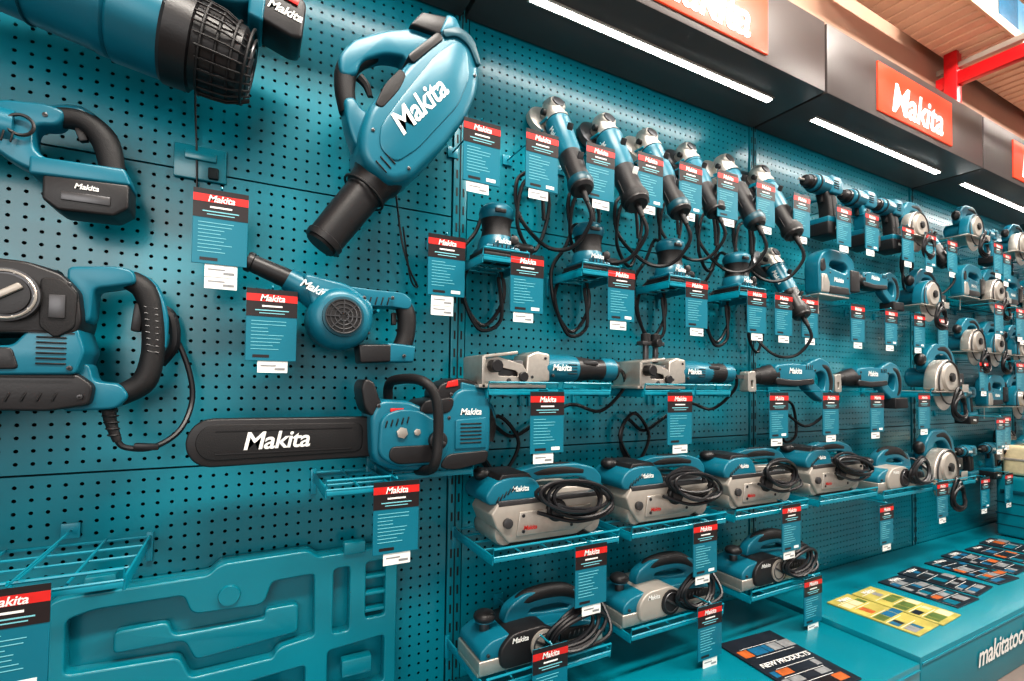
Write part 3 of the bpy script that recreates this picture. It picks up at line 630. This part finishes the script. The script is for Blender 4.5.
def T_circ(v=0):
    b=MB();y=-.14
    b.box((.12,y,.004),(.27,.14,.005),SILV,bev=.001);b.box((.24,y-.065,.018),(.05,.004,.03),SILV,bev=.001)
    pts=[(.10+.10*math.cos(math.pi*i/14),.03+.10*math.sin(math.pi*i/14)) for i in range(15)]+[(0,.01),(.2,.01)]
    b.prism(pts,y-.065,y-.02,SILV if v==0 else TEAL,.006,1)
    b.lathe((.10,y-.06,.06),(.10,y-.073,.06),[(0,.06),(.5,.058),(1,.05)],GREY,32);b.cyl((.10,y-.07,.06),(.10,y-.082,.06),.018,BLACK,n=6)
    b.ring((.10,y-.067,.04),(0,1,0),.085,.003,DGREY,36)
    b.lathe((.10,y-.045,.012),(.10,y-.048,.012),[(0,.082),(1,.082)],SILV,40)
    b.cyl((.10,y-.02,.06),(.10,y+.07,.06),.04,TEAL,n=28)
    b.holed([(.04,.09),(.05,.15),(.10,.19),(.20,.192),(.26,.155),(.29,.08),(.27,.045),(.2,.06)],[[(.09,.11),(.10,.145),(.13,.158),(.19,.158),(.225,.135),(.245,.09),(.18,.09)]],y-.02,y+.02,TEAL,.007,.02)
    b.tube([(.10,y-.001,.165),(.13,y-.001,.174),(.19,y-.001,.175),(.235,y-.001,.148),(.262,y-.001,.10)],[.015,.020,.022,.022,.018],RUB,n=14)
    b.prism([(.21,.02),(.21,.075),(.31,.08),(.315,.03)],y-.036,y+.04,BLACK,.005,0);b.ell((.03,y,.13),(.022,.02,.026),BLACK)
    b.text('Makita',(.10,y-.0665,.116),.018,TEALD if v==0 else WHITE);b.text('Makita',(.262,y-.037,.05),.018,WHITE)
    coil(b,(.14,y-.08,-.05),.05,.06,3,seed=9)
    return b.mesh('circular_saw')
def T_jig(v=0):
    b=MB();y=-.14
    b.box((.10,y,.004),(.20,.07,.006),SILV,bev=.001);b.box((.05,y,-.03),(.008,.002,.07),SILV,bev=0)
    b.holed([(.018,.012),(.012,.12),(.03,.16),(.08,.185),(.20,.18),(.245,.15),(.24,.05),(.21,.018)],[[(.065,.110),(.075,.142),(.10,.150),(.185,.148),(.212,.122),(.19,.095)]],y-.030,y+.030,TEAL,.007,.02)
    b.prism([(.018,.015),(.02,.085),(.05,.085),(.07,.05),(.065,.015)],y-.036,y+.03,SILV,.004,0)
    b.prism([(.07,.012),(.075,.045),(.20,.045),(.21,.018)],y-.034,y+.034,BLACK,.004,0)
    b.prism([(.012,.09),(.015,.14),(.04,.15),(.055,.10)],y-.033,y+.033,BLACK,.005,1)
    b.tube([(.05,y-.001,.150),(.09,y-.001,.168),(.14,y-.001,.171),(.2,y-.001,.162),(.225,y-.001,.12)],[.016,.022,.024,.024,.020],RUB,n=14)
    b.prism([(.215,.03),(.215,.12),(.275,.12),(.28,.035)],y-.036,y+.036,BLACK,.005,0)
    b.text('Makita',(.135,y-.0312,.070),.026,WHITE);b.screws([(.20,.085),(.08,.095)],y-.030)
    return b.mesh('jigsaw')
GR=[T_grinder(i) for i in range(4)];PS=T_psander();JO=[T_joiner(0),T_joiner(1)];BE=[T_belt(i) for i in range(4)];PL=[T_planer(0),T_planer(1)]
DR=[T_drill(0),T_drill(1)];RS=[T_recip(0),T_recip(1)];CS=[T_circ(0),T_circ(1)];JG=T_jig()
for x,v,s in [(.789,0,1.05),(.976,1,1.08),(1.156,0,1.05),(1.341,3,1.0),(1.531,2,1.05),(1.729,3,1.08)]:
    put(GR[v],'angle_grinder',(x,0,1.805),sc=s)
for me,nm,x,z,s in [(DR[0],'cordless_drill',1.97,1.79,1.15),(DR[1],'cordless_drill',2.22,1.78,1.15),(DR[0],'cordless_drill',2.46,1.79,1.1),(CS[0],'circular_saw',2.58,1.68,.9),(GR[3],'angle_grinder',2.95,1.82,.95)]: put(me,nm,(x,0,z),sc=s)
for x in (.575,.875,1.20,1.52): put(PS,'palm_sander',(x,0,1.318)); shelf(x-.065,1.314,.13,.18)
put(GR[3],'angle_grinder',(1.80,0,1.50))
put(JG,'jigsaw',(1.92,0,1.35),sc=1.0);put(RS[1],'reciprocating_saw',(2.24,0,1.42),sc=.85);put(CS[1],'circular_saw',(2.66,0,1.37),sc=.95)
for x,v in ((.52,0),(1.02,1)): put(JO[v],'biscuit_joiner',(x,0,.985));shelf(x,.98,.20,.20);shelf(x+.23,.98,.16,.18)
put(RS[0],'reciprocating_saw',(1.62,0,1.0));put(RS[1],'reciprocating_saw',(2.14,0,1.0));put(CS[0],'circular_saw',(2.68,0,.98),sc=1.15)
shelf(2.66,.975,.34,.22)
for x,v in ((.525,0),(.940,1),(1.355,2)): put(BE[v],'belt_sander',(x,0,.597),sc=.95);shelf(x-.01,.593,.37,.25)
put(BE[3],'belt_sander',(1.785,0,.60),sc=.95);put(PL[1],'power_planer',(2.21,0,.58),sc=1.05);put(CS[0],'circular_saw',(2.66,0,.58),sc=1.15)
shelf(1.785,.595,.37,.25);shelf(2.2,.575,.39,.25);shelf(2.64,.575,.36,.25)
for x,v,z in ((.50,0,.305),(.93,1,.325),(1.42,0,.335)): put(PL[v],'power_planer',(x,0,z));shelf(x,z-.004,.36,.25)
kinds=[(DR[0],'cordless_drill',0,.0),(JG,'jigsaw',-.1,-.1),(RS[1],'reciprocating_saw',-.1,-.06),(CS[0],'circular_saw',-.12,-.1),(CS[1],'circular_saw',-.12,-.1),(GR[3],'angle_grinder',0,.05),(CS[0],'circular_saw',-.12,-.1),(DR[1],'cordless_drill',0,0)]
rd=random.Random(11)
for z in (1.84,1.54,1.26,.98,.68):
    x=3.20
    while x<6.8:
        me,nm,dx,dz=rd.choice(kinds[3:5]) if x<3.3 and z>1.7 else rd.choice(kinds)
        put(me,nm,(x+dx*.9+.05,0,z+dz*.8),sc=.92)
        lab(x+.05,z-.12,.2 if rd.random()<.5 else .26);x+=rd.uniform(.23,.31)
# ------------------------------------------------------------------ bench items
def brochure(name,x,y,z,w,h,base,rot,title=None,seed=0):
    b=MB();r=random.Random(seed);b.box((0,0,.003),(w,h,.005),base,bev=.001,seg=1)
    pal=[PBLUE,PGRY,CARDK,DPAP,TEAL,PGRY,PORG,CARDK,PBLUE] if base is DPAP else [PGRN,YEL,PGRN,PBLUE,DPAP,CREAM,PORG,PGRN,PGRY]
    yy=-h/2+.012
    while yy<h/2-.05:
        rh=r.uniform(.02,.05);xx=-w/2+.01
        while xx<w/2-.03:
            rw=r.uniform(.02,.06)
            if r.random()<.8 and not (title and abs(yy+rh/2)<.035): b.box((xx+rw/2,yy+rh/2,.0058),(rw*.9,rh*.85,.0006),r.choice(pal),bev=0)
            xx+=rw
        b.box((r.uniform(-.02,.02),yy+rh+.002,.0060),(w*.7,.0014,.0004),WHITE,bev=0)
        yy+=rh+.008
    if title: b.text(title,(0,0,.0066),.027,WHITE,right=(1,0,0),up=(0,1,0))
    else: b.text('Makita',(0,h*.42,.0066),.028,WHITE,right=(1,0,0),up=(0,1,0))
    return put(b.mesh(name),name,(x,y,z),rz=rot)
brochure('product_brochure',1.42,-.365,.190,.23,.29,DPAP,-4,'NEW PRODUCTS',9)
brochure('magazine',1.98,-.345,.206,.15,.28,YEL,3,None,5);brochure('magazine',2.14,-.345,.206,.15,.28,YEL,3,None,15)
for i,(x,y,rz) in enumerate([(2.37,-.32,0),(2.56,-.30,4),(2.80,-.30,-3),(3.00,-.28,2),(3.22,-.29,0),(3.43,-.27,4)]):
    brochure('product_brochure',x,y,.206,.17,.26,DPAP,rz,None,6+i)
b=MB();b.box((3.9,-.32,.37),(.55,.40,.32),WALL,bev=.015,seg=3);b.box((3.9,-.525,.46),(.16,.02,.04),BLACK,bev=.006);b.box((3.62,-.32,.45),(.012,.36,.02),TEALD)
for z in (.27,.33,.39): b.box((3.9,-.32,z),(.555,.405,.006),TEALD,bev=.001)
put(b.mesh('stacking_tool_box'),'stacking_tool_box')
b=MB();b.box((3.92,-.30,.613),(.50,.34,.16),CREAM,bev=.02,seg=3);b.box((3.92,-.30,.62),(.51,.35,.012),GREY,bev=.003);b.box((3.92,-.30,.71),(.14,.03,.04),BLACK,bev=.01);put(b.mesh('cooler_box'),'cooler_box')
# ------------------------------------------------------------------ lights
def area(name,loc,rot,sx,sy,e,col):
    l=bpy.data.lights.new(name,'AREA');l.shape='RECTANGLE';l.size=sx;l.size_y=sy;l.energy=e;l.color=col
    o=bpy.data.objects.new(name,l);COL.objects.link(o);o.location=loc;o.rotation_euler=[math.radians(a) for a in rot]
area('aisle_ceiling_light',(.2,-1.5,3.3),(26,0,0),1.5,.25,98,(1,.94,.86))
area('aisle_ceiling_light',(2.6,-1.5,3.3),(26,0,0),1.5,.25,98,(1,.94,.86))
area('aisle_ceiling_light',(5.0,-1.5,3.3),(26,0,0),1.5,.25,98,(1,.94,.86))
area('shop_fill_light',(-1.5,-3.6,1.9),(80,0,-25),2.5,1.5,48,(1,.97,.94))
w=bpy.data.worlds.new('shop_ambient');scene.world=w;w.use_nodes=True
w.node_tree.nodes['Background'].inputs[0].default_value=(1,.97,.94,1);w.node_tree.nodes['Background'].inputs[1].default_value=.58
# ------------------------------------------------------------------ camera
f=500.0;yaw=math.radians(28);pit=math.atan(.028);r=.013
F=Vector((math.sin(yaw)*math.cos(pit),math.cos(yaw)*math.cos(pit),math.sin(pit)))
R0=Vector((math.cos(yaw),-math.sin(yaw),0));U0=R0.cross(F)
R=(R0+U0*r).normalized();U=(U0-R0*r).normalized()
cam=bpy.data.cameras.new('camera');co=bpy.data.objects.new('camera',cam);COL.objects.link(co)
M=Matrix((R,U,-F)).transposed().to_4x4();M.translation=Vector((0,-1.30,1.0));co.matrix_world=M
cam.lens=f/1024*36;cam.sensor_width=36;cam.shift_y=28/1024;cam.clip_start=.02;scene.camera=co
scene.view_settings.view_transform='Standard'
try: scene.view_settings.look='Medium High Contrast'
except Exception: scene.view_settings.look='None'
